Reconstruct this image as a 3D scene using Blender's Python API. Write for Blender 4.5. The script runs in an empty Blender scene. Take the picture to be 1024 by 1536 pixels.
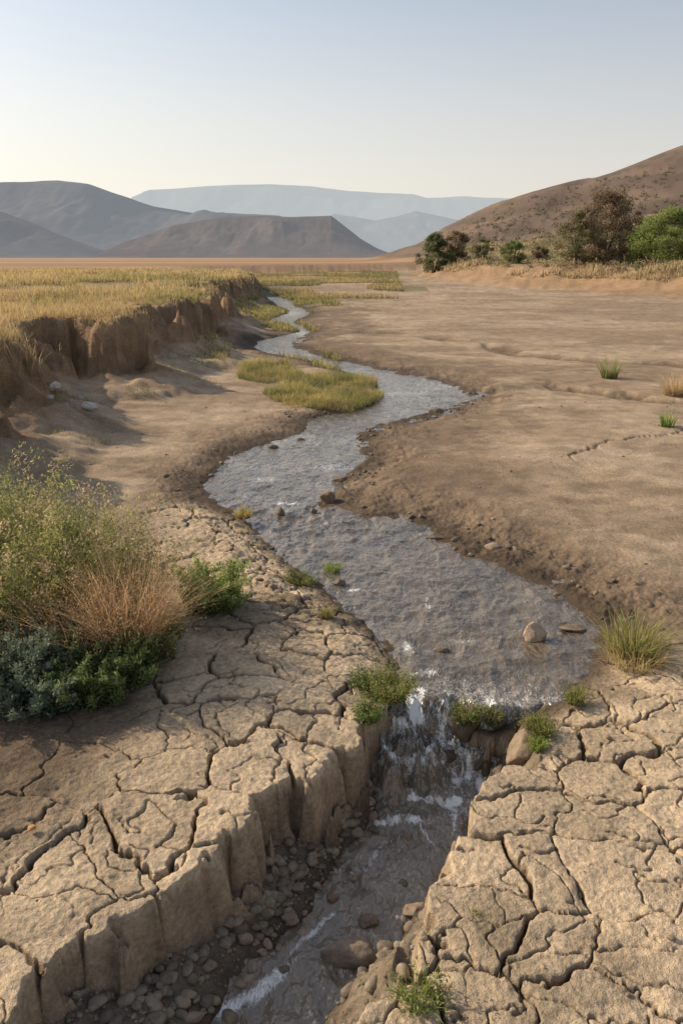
import bpy, bmesh, math, time
import numpy as np
from mathutils import Vector
T0=time.time()
rng=np.random.default_rng(7)
scene=bpy.context.scene

# ------------------------------------------------------------------ camera
EYE=2.5; FPX=1195.0; PITCH=math.atan((768-386)/FPX)
cp,sp=math.cos(PITCH),math.sin(PITCH)
cam=bpy.data.cameras.new("camera"); camo=bpy.data.objects.new("camera",cam)
scene.collection.objects.link(camo)
cam.sensor_fit='VERTICAL'; cam.sensor_height=36; cam.sensor_width=24
cam.lens=FPX/1536*36
cam.clip_start=0.05; cam.clip_end=80000
camo.location=(0,0,EYE); camo.rotation_euler=(math.pi/2-PITCH,0,0)
scene.camera=camo

# survey helpers: photo measurement -> real ground position on the level z
def gp(u,v,z=0.0):
    xc=(u-512)/FPX; yc=(768-v)/FPX
    t=(z-EYE)/(-sp+yc*cp)
    return (xc*t,(cp+yc*sp)*t)
def gpl(l,z=0.0): return np.array([gp(a,b,z) for a,b in l])
def at(u,v,Y):
    xc=(u-512)/FPX; yc=(768-v)/FPX
    t=Y/(cp+yc*sp)
    return (xc*t, EYE+(-sp+yc*cp)*t)

# ------------------------------------------------------------------ noise
def hsh(ix,iy,s):
    n=(ix.astype(np.int64)*374761393+iy.astype(np.int64)*668265263+s*974634777)&0xffffffff
    n=((n^(n>>13))*1274126177)&0xffffffff
    n=((n^(n>>16))*2246822519)&0xffffffff
    n=n^(n>>15)
    return (n&0xffffff).astype(np.float64)/16777216.0
def vn(x,y,s=0):
    ix=np.floor(x); iy=np.floor(y); fx=x-ix; fy=y-iy
    fx=fx*fx*fx*(fx*(fx*6-15)+10); fy=fy*fy*fy*(fy*(fy*6-15)+10)
    ix=ix.astype(np.int64); iy=iy.astype(np.int64)
    a=hsh(ix,iy,s); b=hsh(ix+1,iy,s); c=hsh(ix,iy+1,s); d=hsh(ix+1,iy+1,s)
    return (a*(1-fx)+b*fx)*(1-fy)+(c*(1-fx)+d*fx)*fy
def fbm(x,y,o=4,s=0,g=0.5):
    r=0;a=1;t=0
    for i in range(o):
        r=r+a*vn(x*(2.03**i)+17.3*i,y*(2.03**i)-9.1*i,s+i); t+=a; a*=g
    return r/t
def ss(a,b,x):
    t=np.clip((x-a)/(b-a),0,1); return t*t*(3-2*t)
def segd(x,y,P,closed=True):
    d=np.full(x.shape,1e18); ins=np.zeros(x.shape,bool)
    n=len(P)
    for i in range(n if closed else n-1):
        ax,ay=P[i]; bx,by=P[(i+1)%n]
        ex,ey=bx-ax,by-ay; px=x-ax; py=y-ay
        t=np.clip((px*ex+py*ey)/(ex*ex+ey*ey+1e-12),0,1)
        qx=px-ex*t; qy=py-ey*t
        d=np.minimum(d,qx*qx+qy*qy)
        if closed and ay!=by:
            c=((ay>y)!=(by>y))&(x<ax+(y-ay)*ex/ey)
            ins^=c
    d=np.sqrt(d)
    return (d,ins)
def sdf(x,y,P):
    d,i=segd(x,y,P); return np.where(i,-d,d)
def submask(x,y,P,m):
    return (x>P[:,0].min()-m)&(x<P[:,0].max()+m)&(y>P[:,1].min()-m)&(y<P[:,1].max()+m)

# ------------------------------------------------------------------ plan of the valley
ZU=-0.10; ZL=-0.45
UL=gpl([(640,1075),(602,1050),(606,1005),(590,968),(548,930),(505,900),(480,880),(430,840),(396,803),(385,785),(350,766),(318,738),(316,712),(345,690),(400,665),(448,648),(460,630),(520,620),(565,604),(568,580),(540,562),(480,546),(440,536),(400,529),(384,520),(382,512),(420,505),(453,497),(438,490),(415,484),(406,478),(428,472),(438,468),(422,460),(396,451),(384,444),(382,438),(378,433)],ZU)
UR=gpl([(760,1110),(800,1065),(850,1035),(878,1000),(896,962),(882,930),(832,890),(790,866),(740,846),(690,832),(640,806),(630,790),(560,777),(518,766),(498,752),(508,722),(540,705),(545,690),(528,670),(535,650),(560,636),(620,622),(670,611),(707,598),(692,583),(640,570),(600,563),(580,556),(540,548),(500,541),(458,528),(432,521),(434,512),(466,498),(452,489),(436,484),(464,470),(458,465),(442,460),(440,452),(415,445),(402,439),(392,433)],ZU)
WUP=np.vstack([UL,UR[::-1]])
GL=[(640,1030),(590,1040),(572,1085),(535,1110),(498,1138),(440,1175),(360,1232),(352,1275),(318,1312),(250,1370),(190,1418),(128,1420),(90,1475),(0,1560),(-150,1750),(-300,2200)]
GR=[(740,1050),(800,1075),(818,1110),(755,1150),(722,1180),(718,1268),(700,1320),(625,1375),(592,1420),(598,1450),(520,1482),(500,1540),(470,1700),(400,2200)]
GORGE=np.vstack([gpl(GL),gpl(GR)[::-1]])
LWL=[(600,1060),(578,1120),(575,1180),(545,1240),(505,1300),(462,1360),(415,1410),(350,1465),(320,1536),(290,1700),(230,2200)]
LWR=[(760,1090),(752,1150),(730,1200),(720,1265),(680,1315),(632,1365),(592,1415),(575,1450),(520,1490),(498,1536),(450,1700),(400,2200)]
WLO=np.vstack([gpl(LWL,ZL),gpl(LWR,ZL)[::-1]])
CRL=gpl([(-900,2200),(-900,1500),(-60,1300),(70,1170),(190,1095),(290,1010),(330,930),(300,860),(235,810),(270,765),(380,780),(480,880),(620,980),(600,1060),(570,1100),(360,1250),(0,1700),(-300,2200)])
CRR=gpl([(720,1130),(860,1000),(900,985),(1300,960),(2200,1300),(2200,2200),(400,2200),(480,1560),(600,1430)])
TER=np.vstack([gpl([(-2400,1500),(-600,1000),(-60,745),(35,702),(62,650),(50,592),(130,588),(222,584),(212,556),(262,556),(278,530),(330,502),(342,486),(322,474),(382,454),(386,440),(372,426)]),
   np.array([(-17,120),(8,150),(30,170),(200,600),(3000,6000),(3000,60000),(-60000,60000),(-60000,0)])])
RBK=np.vstack([gpl([(2400,560),(1300,466),(1024,446),(930,441),(860,436),(740,431),(660,420),(610,409)]),np.array([(20,170),(60,600),(3000,6000),(60000,6000),(60000,20)])])
RILL1=gpl([(700,592),(740,580),(800,577),(870,584),(950,595),(1150,612)])
RILL2=gpl([(440,508),(520,497),(620,500),(720,516),(800,531),(900,540),(1150,556)])
RILL3=gpl([(748,688),(800,683),(838,690),(870,672),(905,660),(940,654),(985,646),(1060,640)])
ISL=gpl([(405,598),(440,618),(520,618),(560,602),(562,580),(535,565),(480,556),(440,565),(430,580)],ZU)

HX=[];HZ=[]
for u,v in [(520,386),(560,383),(600,373),(640,362),(672,345),(700,332),(745,309),(800,292),(860,276),(930,255),(990,232),(1024,218),(1100,190),(1250,150),(1500,150),(1900,190)]:
    a,b=at(u,v,350); HX.append(a); HZ.append(b)
HX=np.array(HX);HZ=np.array(HZ)

class Vor:
    def __init__(s,cell,seed,x0,x1,y0,y1,jit=.82):
        s.c=cell; s.i0=int(math.floor(x0/cell)); s.j0=int(math.floor(y0/cell))
        s.ni=int((x1-x0)/cell)+3; s.nj=int((y1-y0)/cell)+3
        I,J=np.meshgrid(np.arange(s.ni)+s.i0,np.arange(s.nj)+s.j0,indexing='ij')
        s.px=(I+.5+(hsh(I,J,seed)-.5)*jit)*cell; s.py=(J+.5+(hsh(I,J,seed+1)-.5)*jit)*cell
        s.h=hsh(I,J,seed+2); s.h2=hsh(I,J,seed+3); s.h3=hsh(I,J,seed+4)
    def q(s,x,y,flag=None):
        ci=np.floor(x/s.c).astype(int)-s.i0; cj=np.floor(y/s.c).astype(int)-s.j0
        best=np.full(x.shape,1e9); bi=ci.copy(); bj=cj.copy()
        dl=np.full(x.shape,1e9); dc=np.full(x.shape,1e9)
        for a in (-2,-1,0,1,2):
            for b in (-2,-1,0,1,2):
                if flag is None and (abs(a)==2 or abs(b)==2): continue
                i=np.clip(ci+a,0,s.ni-1); j=np.clip(cj+b,0,s.nj-1)
                d=(s.px[i,j]-x)**2+(s.py[i,j]-y)**2
                m=d<best
                best=np.where(m,d,best); bi=np.where(m,i,bi); bj=np.where(m,j,bj)
                if flag is not None:
                    f=flag[i,j]
                    dl=np.where(f,np.minimum(dl,d),dl); dc=np.where(~f,np.minimum(dc,d),dc)
        mx=s.px[bi,bj]; my=s.py[bi,bj]
        bd=np.full(x.shape,1e9); ph=np.zeros(x.shape)
        hb=s.h[bi,bj]
        for a in (-2,-1,0,1,2):
            for b in (-2,-1,0,1,2):
                i=np.clip(bi+a,0,s.ni-1); j=np.clip(bj+b,0,s.nj-1)
                ox=s.px[i,j]; oy=s.py[i,j]
                ex=ox-mx; ey=oy-my; L=np.sqrt(ex*ex+ey*ey)
                ok=L>1e-6
                dd=((.5*(ox+mx)-x)*ex+(.5*(oy+my)-y)*ey)/np.where(ok,L,1)
                dd=np.where(ok,dd,1e9)
                m=dd<bd
                bd=np.where(m,dd,bd); ph=np.where(m,(hb+s.h[i,j])%1.0,ph)
        gs=None
        if flag is not None:
            gs=(np.minimum(dc,4)-np.minimum(dl,4))/(2*s.c*1.05)
        return bd,ph,s.h[bi,bj],s.h2[bi,bj],s.h3[bi,bj],x-mx,y-my,gs
V1=Vor(.37,11,-9,9,-2,16); V2=Vor(.165,31,-9,9,-2,16)
V1.flag=sdf(V1.px,V1.py,GORGE)>0

def mixc(c,col,t):
    t=np.asarray(t)[:,None]; return c*(1-t)+np.array(col)[None,:]*t

def terrain(x,y):
    N=x.shape[0]; r=np.hypot(x,y)
    near=1-ss(60,160,r)
    lo=fbm(x*.22,y*.22,4,100); mi=fbm(x*1.1,y*1.1,4,110); hi=fbm(x*5,y*5,4,120); vh=fbm(x*23,y*23,3,130)
    farn=fbm(x*.02,y*.02,4,140)
    z=near*((lo-.5)*.15*ss(5,14,r)+(mi-.5)*.045+(hi-.5)*.020*(1-ss(10,30,r)))+(vh-.5)*.007*(1-ss(5,12,r))
    col=np.tile(np.array([.385,.285,.188]),(N,1))
    col=mixc(col,(.47,.36,.245),ss(.45,.7,mi)*.7)
    col=mixc(col,(.27,.19,.122),ss(.47,.68,lo)*.7)
    col=mixc(col,(.24,.17,.11),ss(.53,.70,fbm(x*.6,y*1.5,4,115))*.6)
    col*= (0.80+.40*hi)[:,None]
    wx=x+.22*(vn(x*1.1,y*1.1,7)-.5)*ss(5,9,r)+.09*(vn(x*4.5,y*4.5,8)-.5)+.03*(vn(x*15,y*15,9)-.5)
    wy=y+.22*(vn(x*1.1+40,y*1.1,7)-.5)*ss(5,9,r)+.09*(vn(x*4.5+40,y*4.5,8)-.5)+.03*(vn(x*15+40,y*15,9)-.5)
    for P,w,dp,dk in ((RILL1,.22,.10,.85),(RILL2,.35,.09,.75),(RILL3,.025,.035,.6)):
        m=submask(x,y,P,2)
        if m.any():
            d,_=segd(wx[m]+.5*(mi[m]-.5),wy[m]+1.3*(mi[m]-.5)+.3*(hi[m]-.5),P,False)
            t=(1-ss(0,w*2,d))*ss(.22,.42,vn(x[m]*.8,y[m]*.8,59))
            z[m]-=dp*t
            col[m]=mixc(col[m],(.14,.095,.06),t*dk)
    du=np.full(N,50.0); right=x>0
    m=submask(x,y,WUP,3)
    if m.any():
        dL=segd(wx[m],wy[m],UL,False)[0]; cap,ins=segd(wx[m],wy[m],WUP)
        dR=segd(wx[m],wy[m],UR,False)[0]
        du[m]=np.where(ins,-cap,cap); right[m]=dR<dL
        d=du[m]; yy=y[m]; sc=1+yy/25; rt=right[m]
        wb=np.where(rt,.40+.6*vn(x[m]*.9,y[m]*.9,151),.40)*sc
        base=z[m]
        rdg=1-np.abs(fbm(x[m]*3.2,y[m]*3.2,5,150)-.5)*4
        band=ss(.0,.10,d)*(1-ss(.30,.9,d/sc+.6*(mi[m]-.5)))*ss(4.7,5.6,yy)
        lump=band*(np.where(rt,.026,.012)*(rdg-.75)+ (hi[m]-.55)*.055*np.where(rt,1,.5)+(vh[m]-.5)*.03)*(1-ss(20,45,yy))
        cliff=ss(0,1,d/wb)*.78+.22*ss(0,.07*sc,d)
        zz=np.where(d>0,ZU+(.10+base)*cliff+lump,ZU+np.maximum(d*.55,-.16))
        bl=1-ss(1.8,2.8,np.abs(d))
        z[m]=base*(1-bl)+zz*bl
        wet=(1-ss(.06,.42,d/sc+ .5*(mi[m]-.5)))
        wd=np.where(rt,1-ss(.4,1.6,d/sc+1.8*(mi[m]-.5)+.6*(hi[m]-.5)),(1-ss(.2,.9,d/sc+1.0*(mi[m]-.5)))*.7)
        col[m]=mixc(col[m],(.185,.132,.087),np.clip(wd,0,1)*.88)
        col[m]=mixc(col[m],(.075,.054,.037),wet*.87)
    crack=np.zeros(N); wall=np.ones(N)
    m=(r<13)&(y<12)&(np.abs(x)<8)&(y>-1.5)
    if m.any():
        X=x[m];Y=y[m]
        ck=np.maximum(1-ss(-.15,.45,sdf(X,Y,CRL)+.8*(mi[m]-.5)),1-ss(-.1,.35,sdf(X,Y,CRR)+.4*(mi[m]-.5)))
        gx=X+.12*(vn(X*3,Y*3,21)-.5)+.07*(vn(X*9,Y*9,22)-.5)+.028*(vn(X*30,Y*30,24)-.5)
        gy=Y+.12*(vn(X*3+50,Y*3,21)-.5)+.07*(vn(X*9+50,Y*9,22)-.5)+.028*(vn(X*30+50,Y*30,24)-.5)
        bd,ph,h1,h2,h3,rx,ry,gs=V1.q(gx,gy,V1.flag)
        bd2,ph2,k1,k2,k3,_,_,_=V2.q(gx+.03*(hi[m]-.5),gy,None)
        w=(.003+.015*ph**1.8)*(.6+.8*vn(X*6,Y*6,25))
        dep=(.022+.05*ph)
        g1=1-ss(w*.3,w*1.2,bd)
        w2=.0025+.004*ph2
        on2=ss(.35,.55,ph2)*ss(.2,.4,vn(X*1.7,Y*1.7,60))
        g2=(1-ss(w2*.2,w2*1.4,bd2))*on2
        zp=(h1-.5)*.022+((h2-.5)*rx+(h3-.5)*ry)*.055
        zp+=-.007*np.exp(-bd/.014)-.003*np.exp(-bd2/.008)*on2
        zp+=(fbm(X*14,Y*14,4,63)-.5)*.014+(fbm(X*50,Y*50,2,66)-.5)*.007
        z[m]+=ck*(zp-g1*dep-g2*.014)*ss(-.05,.12,du[m])
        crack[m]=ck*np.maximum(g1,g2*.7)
        pc=np.array([.545,.42,.28])[None,:]*(.80+.20*h2+.40*(fbm(X*5,Y*5,5,64)-.4))[:,None]
        pc=pc*(1-.35*ss(.52,.68,fbm(X*1.3,Y*1.3,4,67))[:,None])
        t=(ck*ss(0,.25,du[m]))[:,None]
        col[m]=col[m]*(1-t)+pc*t
        col[m]=mixc(col[m],(.12,.085,.052),crack[m]*.8)  # crack interiors darkened in the colour, painted shade on top of the grooves
        ga=sdf(gx,gy,GORGE)
        sd=np.clip(gs,ga-.07,ga+.07)
        ww=.035+.06*vn(X*2.2,Y*2.2,71)
        sdn=sd+.028*(vn(X*17,Y*17,72)-.5)+.008*(vn(X*60,Y*60,79)-.5)-np.clip(.02-bd,0,.02)*1.6*(sd<.09)
        wl=ss(-.5*ww,.5*ww,sdn)
        dl=sdf(X+.07*(vn(X*5,Y*5,73)-.5),Y+.07*(vn(X*5+9,Y*5,73)-.5),WLO)
        lowbed=np.where(dl>0,ZL+.01+.38*np.clip(dl,0,.45)+.05*(fbm(X*9,Y*9,3,74)-.5),ZL+np.maximum(dl*.6,-.12))
        rs=(X>(Y-3.0)*.3)&(dl>0)
        lowbed=np.where(rs,ZL+.03+np.clip(dl*1.4,0,.36)+.16*(fbm(X*7,Y*7,4,75)-.5)*ss(0,.06,dl),lowbed)
        s=ss(4.28,4.52,Y)
        upbed=np.minimum(z[m],ZU-.10)
        bed=lowbed*(1-s)+upbed*s
        inup=ss(0,.08,-du[m])
        wl=wl*(1-inup*ss(4.2,4.35,Y))
        z[m]=bed*(1-wl)+z[m]*wl
        wall[m]=wl
        lc=np.array([.21,.165,.115])[None,:]*(.7+.6*hi[m])[:,None]
        wfc=np.array([.40,.30,.20])[None,:]*(.65+.7*fbm(X*12,Y*12,3,77))[:,None]
        inner=(1-ss(.02,.12,wl))[:,None]; mid=(1-ss(.80,.97,wl))[:,None]
        cc=col[m]*(1-mid)+wfc*mid
        cc=cc*(1-inner)+lc*inner
        wetl=((1-ss(.0,.14,dl))*(wl<.4))
        col[m]=mixc(cc,(.085,.063,.043),wetl*.75)
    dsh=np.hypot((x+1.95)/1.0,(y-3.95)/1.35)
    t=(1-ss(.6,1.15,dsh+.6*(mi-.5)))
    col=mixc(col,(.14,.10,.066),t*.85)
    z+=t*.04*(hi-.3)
    # ---- terrace with eroded bank
    sc=ss(2,12,r)
    tx=x+(1.3*(vn(x*.55,y*.55,81)-.5)+.7*(vn(x*1.7,y*1.7,82)-.5)+.22*(vn(x*6,y*6,83)-.5))*sc
    ty=y+(1.3*(vn(x*.55+30,y*.55,81)-.5)+.7*(vn(x*1.7+30,y*1.7,82)-.5)+.22*(vn(x*6+30,y*6,83)-.5))*sc
    dt=-sdf(tx,ty,TER)
    gull=(1-np.abs(2*fbm(x*.45+3,y*.33,3,180)-1))**7*(1-ss(35,60,r))
    dt=dt-.9*gull*ss(-1,.3,dt)*(1-ss(1.2,3,dt))
    H=1.32*(1-.3*ss(200,2000,r))
    wdt=.38+.6*vn(x*.8,y*.8,84)+6*ss(70,110,r)
    fh=.18+.36*vn(x*.7,y*.5,181)*(1-ss(60,90,r))
    foot=fh*ss(-1.4,0,dt)
    rise=foot+(H-fh)*ss(0,1,dt/wdt)**.75
    crum=(fbm(x*3,y*3,5,85)-.5)*.36+(fbm(x*9,y*9,3,86)-.5)*.12
    rise+=crum*ss(-.5,.2,dt)*(1-ss(.5,1.2,dt))*(1-ss(40,80,r))
    rise+=(lo-.5)*.25*ss(.8,3,dt)*near
    z+=np.where(dt>-1.4,rise,0)
    cf=ss(-.7,.0,dt)*(1-ss(.75,1.25,dt/wdt))*(1-ss(60,90,r)*.7)
    cl=np.array([.29,.185,.105])[None,:]*(.42+1.05*fbm(x*2.2,y*2.2+z*6,4,86))[:,None]
    col=col*(1-cf[:,None])+cl*cf[:,None]
    tp=ss(.8,1.3,dt/wdt)
    col=mixc(col,(.33,.235,.12),tp)
    col=mixc(col,(.21,.175,.075),tp*ss(.48,.66,farn+.5*(lo-.5))*(1-ss(40,90,r)))
    fp=ss(60,120,r)*(dt>0)
    col=mixc(col,(.43,.265,.145),fp*.9)
    st=ss(.45,.65,fbm(x*.004,y*.02,3,90))
    col=mixc(col,(.25,.155,.092),fp*st*.7)
    lt=ss(1500,2600,r); col=mixc(col,(.50,.44,.37),lt*.8)  # plain paled towards the horizon, haze painted into the colour
    gl=ss(45,60,r)*(1-ss(110,150,r))*(x>-14)*(x<.075*y+2)*ss(.36,.5,vn(x*.2,y*.1,91))
    col=mixc(col,(.16,.145,.065),gl*.8)
    # ---- right bank and hill
    db=-sdf(x+3*(vn(x*.12,y*.12,92)-.5)+.8*(vn(x*.8,y*.8,94)-.5),y+4*(vn(x*.12+9,y*.12,92)-.5)+1.2*(vn(x*.8+9,y*.8,94)-.5),RBK)
    b=1.5*ss(-1,7,db)+.05*np.clip(db-5,0,40)*(1-ss(150,300,r))
    b+=(fbm(x*.5,y*.5,4,93)-.5)*.7*ss(0,4,db)*(1-ss(20,60,db))
    prof=np.interp(x,HX,HZ)
    s=ss(75,350,y)*(1-ss(360,700,y))
    gul=fbm(x*.035+.006*y,y*.012,4,95)
    hill=np.clip(prof-1.5,0,None)*s*(1-(.22*(gul-.5))*(1-ss(.85,1,s)))
    hill*=ss(-1,30,x)
    z+=np.where(db>-1,b,0)*(1-ss(400,900,y))+hill
    ob=ss(-1.5,1,db)
    oc=np.array([.35,.225,.125])[None,:]*(.60+.75*fbm(x*.9,y*.9,4,96))[:,None]
    col=col*(1-ob[:,None])+oc*ob[:,None]
    col=mixc(col,(.24,.185,.10),ss(5,11,db+8*(mi-.5))*.9)
    hc=np.array([.150,.104,.077])[None,:]*(.55+.9*fbm(x*.06,y*.03,5,97))[:,None]
    hm=np.maximum(ss(95,150,y)*ss(0,10,db),ss(.3,2.0,hill))[:,None]
    col=col*(1-hm)+hc*hm
    spk=ss(.52,.68,fbm(x*.28,y*.14,3,98))
    col=mixc(col,(.085,.074,.048),spk*hm[:,0]*.6)
    col=mixc(col,(.23,.165,.11),ss(.55,.68,fbm(x*.05+3,y*.03,4,99))*hm[:,0]*.5)
    return z,np.clip(col,0.01,.9),du,dt,db,wall

# ------------------------------------------------------------------ mesh helpers
def make_mesh(name,co,faces,col=None,mat=None,smooth=True,extra=None,parent=None):
    me=bpy.data.meshes.new(name)
    co=np.asarray(co,dtype=np.float32); faces=np.asarray(faces,dtype=np.int32)
    k=faces.shape[1]; M=faces.shape[0]
    me.vertices.add(len(co)); me.vertices.foreach_set("co",co.ravel())
    me.loops.add(M*k); me.loops.foreach_set("vertex_index",faces.ravel())
    me.polygons.add(M); me.polygons.foreach_set("loop_start",np.arange(0,M*k,k,dtype=np.int32))
    me.update(calc_edges=True)
    if smooth: me.polygons.foreach_set("use_smooth",np.ones(M,bool))
    if col is not None:
        a=me.attributes.new("Col",'FLOAT_COLOR','POINT')
        c=np.ones((len(co),4),np.float32); c[:,:3]=col; a.data.foreach_set("color",c.ravel())
    if extra:
        for nm,v in extra.items():
            a=me.attributes.new(nm,'FLOAT','POINT'); a.data.foreach_set("value",np.asarray(v,np.float32))
    me.validate()
    ob=bpy.data.objects.new(name,me); scene.collection.objects.link(ob)
    if mat: me.materials.append(mat)
    if parent: ob.parent=parent
    return ob

# ------------------------------------------------------------------ materials
def newmat(name):
    m=bpy.data.materials.new(name); m.use_nodes=True
    nt=m.node_tree; nt.nodes.clear()
    return m,nt,nt.nodes,nt.links
def ground_mat():
    m,nt,n,l=newmat("dry_earth")
    out=n.new('ShaderNodeOutputMaterial'); b=n.new('ShaderNodeBsdfPrincipled')
    b.inputs['Roughness'].default_value=.92; b.inputs['Specular IOR Level'].default_value=.2
    at_=n.new('ShaderNodeAttribute'); at_.attribute_name='Col'
    tc=n.new('ShaderNodeTexCoord')
    def noise(sc,det,ro=.6):
        k=n.new('ShaderNodeTexNoise'); k.inputs['Scale'].default_value=sc; k.inputs['Detail'].default_value=det; k.inputs['Roughness'].default_value=ro
        l.new(tc.outputs['Object'],k.inputs['Vector']); return k
    n1=noise(3.1,8,.7); n2=noise(38,5,.7); n3=noise(150,3,.6)
    r=n.new('ShaderNodeMapRange'); r.inputs[1].default_value=.3; r.inputs[2].default_value=.7; r.inputs[3].default_value=.74; r.inputs[4].default_value=1.24
    l.new(n1.outputs['Fac'],r.inputs[0])
    r2=n.new('ShaderNodeMapRange'); r2.inputs[1].default_value=.3; r2.inputs[2].default_value=.7; r2.inputs[3].default_value=.64; r2.inputs[4].default_value=1.30
    l.new(n2.outputs['Fac'],r2.inputs[0])
    mm=n.new('ShaderNodeMath'); mm.operation='MULTIPLY'; l.new(r.outputs[0],mm.inputs[0]); l.new(r2.outputs[0],mm.inputs[1])
    v=n.new('ShaderNodeVectorMath'); v.operation='SCALE'; l.new(at_.outputs['Color'],v.inputs[0]); l.new(mm.outputs[0],v.inputs['Scale'])
    l.new(v.outputs[0],b.inputs['Base Color'])
    ad=n.new('ShaderNodeMath'); ad.operation='ADD'; l.new(n2.outputs['Fac'],ad.inputs[0])
    m3=n.new('ShaderNodeMath'); m3.operation='MULTIPLY'; m3.inputs[1].default_value=.5; l.new(n3.outputs['Fac'],m3.inputs[0]); l.new(m3.outputs[0],ad.inputs[1])
    bp=n.new('ShaderNodeBump'); bp.inputs['Strength'].default_value=.8; bp.inputs['Distance'].default_value=.020
    l.new(ad.outputs[0],bp.inputs['Height'])
    n4=noise(1.6,6,.65); bp2=n.new('ShaderNodeBump'); bp2.inputs['Strength'].default_value=.4; bp2.inputs['Distance'].default_value=.10
    l.new(n4.outputs['Fac'],bp2.inputs['Height']); l.new(bp.outputs[0],bp2.inputs['Normal'])
    l.new(bp2.outputs[0],b.inputs['Normal'])
    l.new(b.outputs[0],out.inputs[0]); return m
def stone_mat(name,rough=.8):
    m,nt,n,l=newmat(name)
    out=n.new('ShaderNodeOutputMaterial'); b=n.new('ShaderNodeBsdfPrincipled'); b.inputs['Roughness'].default_value=rough
    at_=n.new('ShaderNodeAttribute'); at_.attribute_name='Col'
    tc=n.new('ShaderNodeTexCoord'); k=n.new('ShaderNodeTexNoise'); k.inputs['Scale'].default_value=30; k.inputs['Detail'].default_value=8; k.inputs['Roughness'].default_value=.7
    l.new(tc.outputs['Object'],k.inputs['Vector'])
    r=n.new('ShaderNodeMapRange'); r.inputs[1].default_value=.3; r.inputs[2].default_value=.7; r.inputs[3].default_value=.6; r.inputs[4].default_value=1.3
    l.new(k.outputs['Fac'],r.inputs[0])
    v=n.new('ShaderNodeVectorMath'); v.operation='SCALE'; l.new(at_.outputs['Color'],v.inputs[0]); l.new(r.outputs[0],v.inputs['Scale'])
    l.new(v.outputs[0],b.inputs['Base Color'])
    bp=n.new('ShaderNodeBump'); bp.inputs['Strength'].default_value=.7; bp.inputs['Distance'].default_value=.015
    l.new(k.outputs['Fac'],bp.inputs['Height']); l.new(bp.outputs[0],b.inputs['Normal'])
    l.new(b.outputs[0],out.inputs[0]); return m
def leaf_mat(name,tr=.4):
    m,nt,n,l=newmat(name)
    out=n.new('ShaderNodeOutputMaterial'); b=n.new('ShaderNodeBsdfPrincipled'); b.inputs['Roughness'].default_value=.6; b.inputs['Specular IOR Level'].default_value=.25
    at_=n.new('ShaderNodeAttribute'); at_.attribute_name='Col'
    tc=n.new('ShaderNodeTexCoord'); k=n.new('ShaderNodeTexNoise'); k.inputs['Scale'].default_value=9; k.inputs['Detail'].default_value=4
    l.new(tc.outputs['Object'],k.inputs['Vector'])
    r=n.new('ShaderNodeMapRange'); r.inputs[1].default_value=.3; r.inputs[2].default_value=.7; r.inputs[3].default_value=.75; r.inputs[4].default_value=1.25
    l.new(k.outputs['Fac'],r.inputs[0])
    v=n.new('ShaderNodeVectorMath'); v.operation='SCALE'; l.new(at_.outputs['Color'],v.inputs[0]); l.new(r.outputs[0],v.inputs['Scale'])
    l.new(v.outputs[0],b.inputs['Base Color'])
    v2=n.new('ShaderNodeVectorMath'); v2.operation='SCALE'; l.new(v.outputs[0],v2.inputs[0]); v2.inputs['Scale'].default_value=1.5
    t=n.new('ShaderNodeBsdfTranslucent'); l.new(v2.outputs[0],t.inputs['Color'])
    mx=n.new('ShaderNodeMixShader'); mx.inputs[0].default_value=tr
    l.new(b.outputs[0],mx.inputs[1]); l.new(t.outputs[0],mx.inputs[2]); l.new(mx.outputs[0],out.inputs[0]); return m
def hill_mat(name,haze_emit):
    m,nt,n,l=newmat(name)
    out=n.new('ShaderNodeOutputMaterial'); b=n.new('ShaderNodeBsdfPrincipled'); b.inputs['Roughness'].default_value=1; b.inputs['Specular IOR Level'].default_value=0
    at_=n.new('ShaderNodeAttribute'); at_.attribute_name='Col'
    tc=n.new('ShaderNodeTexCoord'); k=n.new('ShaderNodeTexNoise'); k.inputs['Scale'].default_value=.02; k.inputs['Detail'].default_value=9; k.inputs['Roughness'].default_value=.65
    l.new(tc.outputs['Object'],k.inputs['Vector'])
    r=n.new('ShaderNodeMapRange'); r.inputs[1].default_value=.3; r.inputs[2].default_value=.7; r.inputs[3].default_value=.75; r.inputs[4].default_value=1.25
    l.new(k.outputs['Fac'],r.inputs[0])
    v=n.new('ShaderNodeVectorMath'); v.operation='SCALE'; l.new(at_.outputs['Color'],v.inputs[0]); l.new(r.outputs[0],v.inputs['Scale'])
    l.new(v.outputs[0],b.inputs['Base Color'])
    b.inputs['Emission Color'].default_value=(*haze_emit,1); b.inputs['Emission Strength'].default_value=1  # constant glow on the hills stands in for haze in the air
    l.new(b.outputs[0],out.inputs[0]); return m
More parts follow.
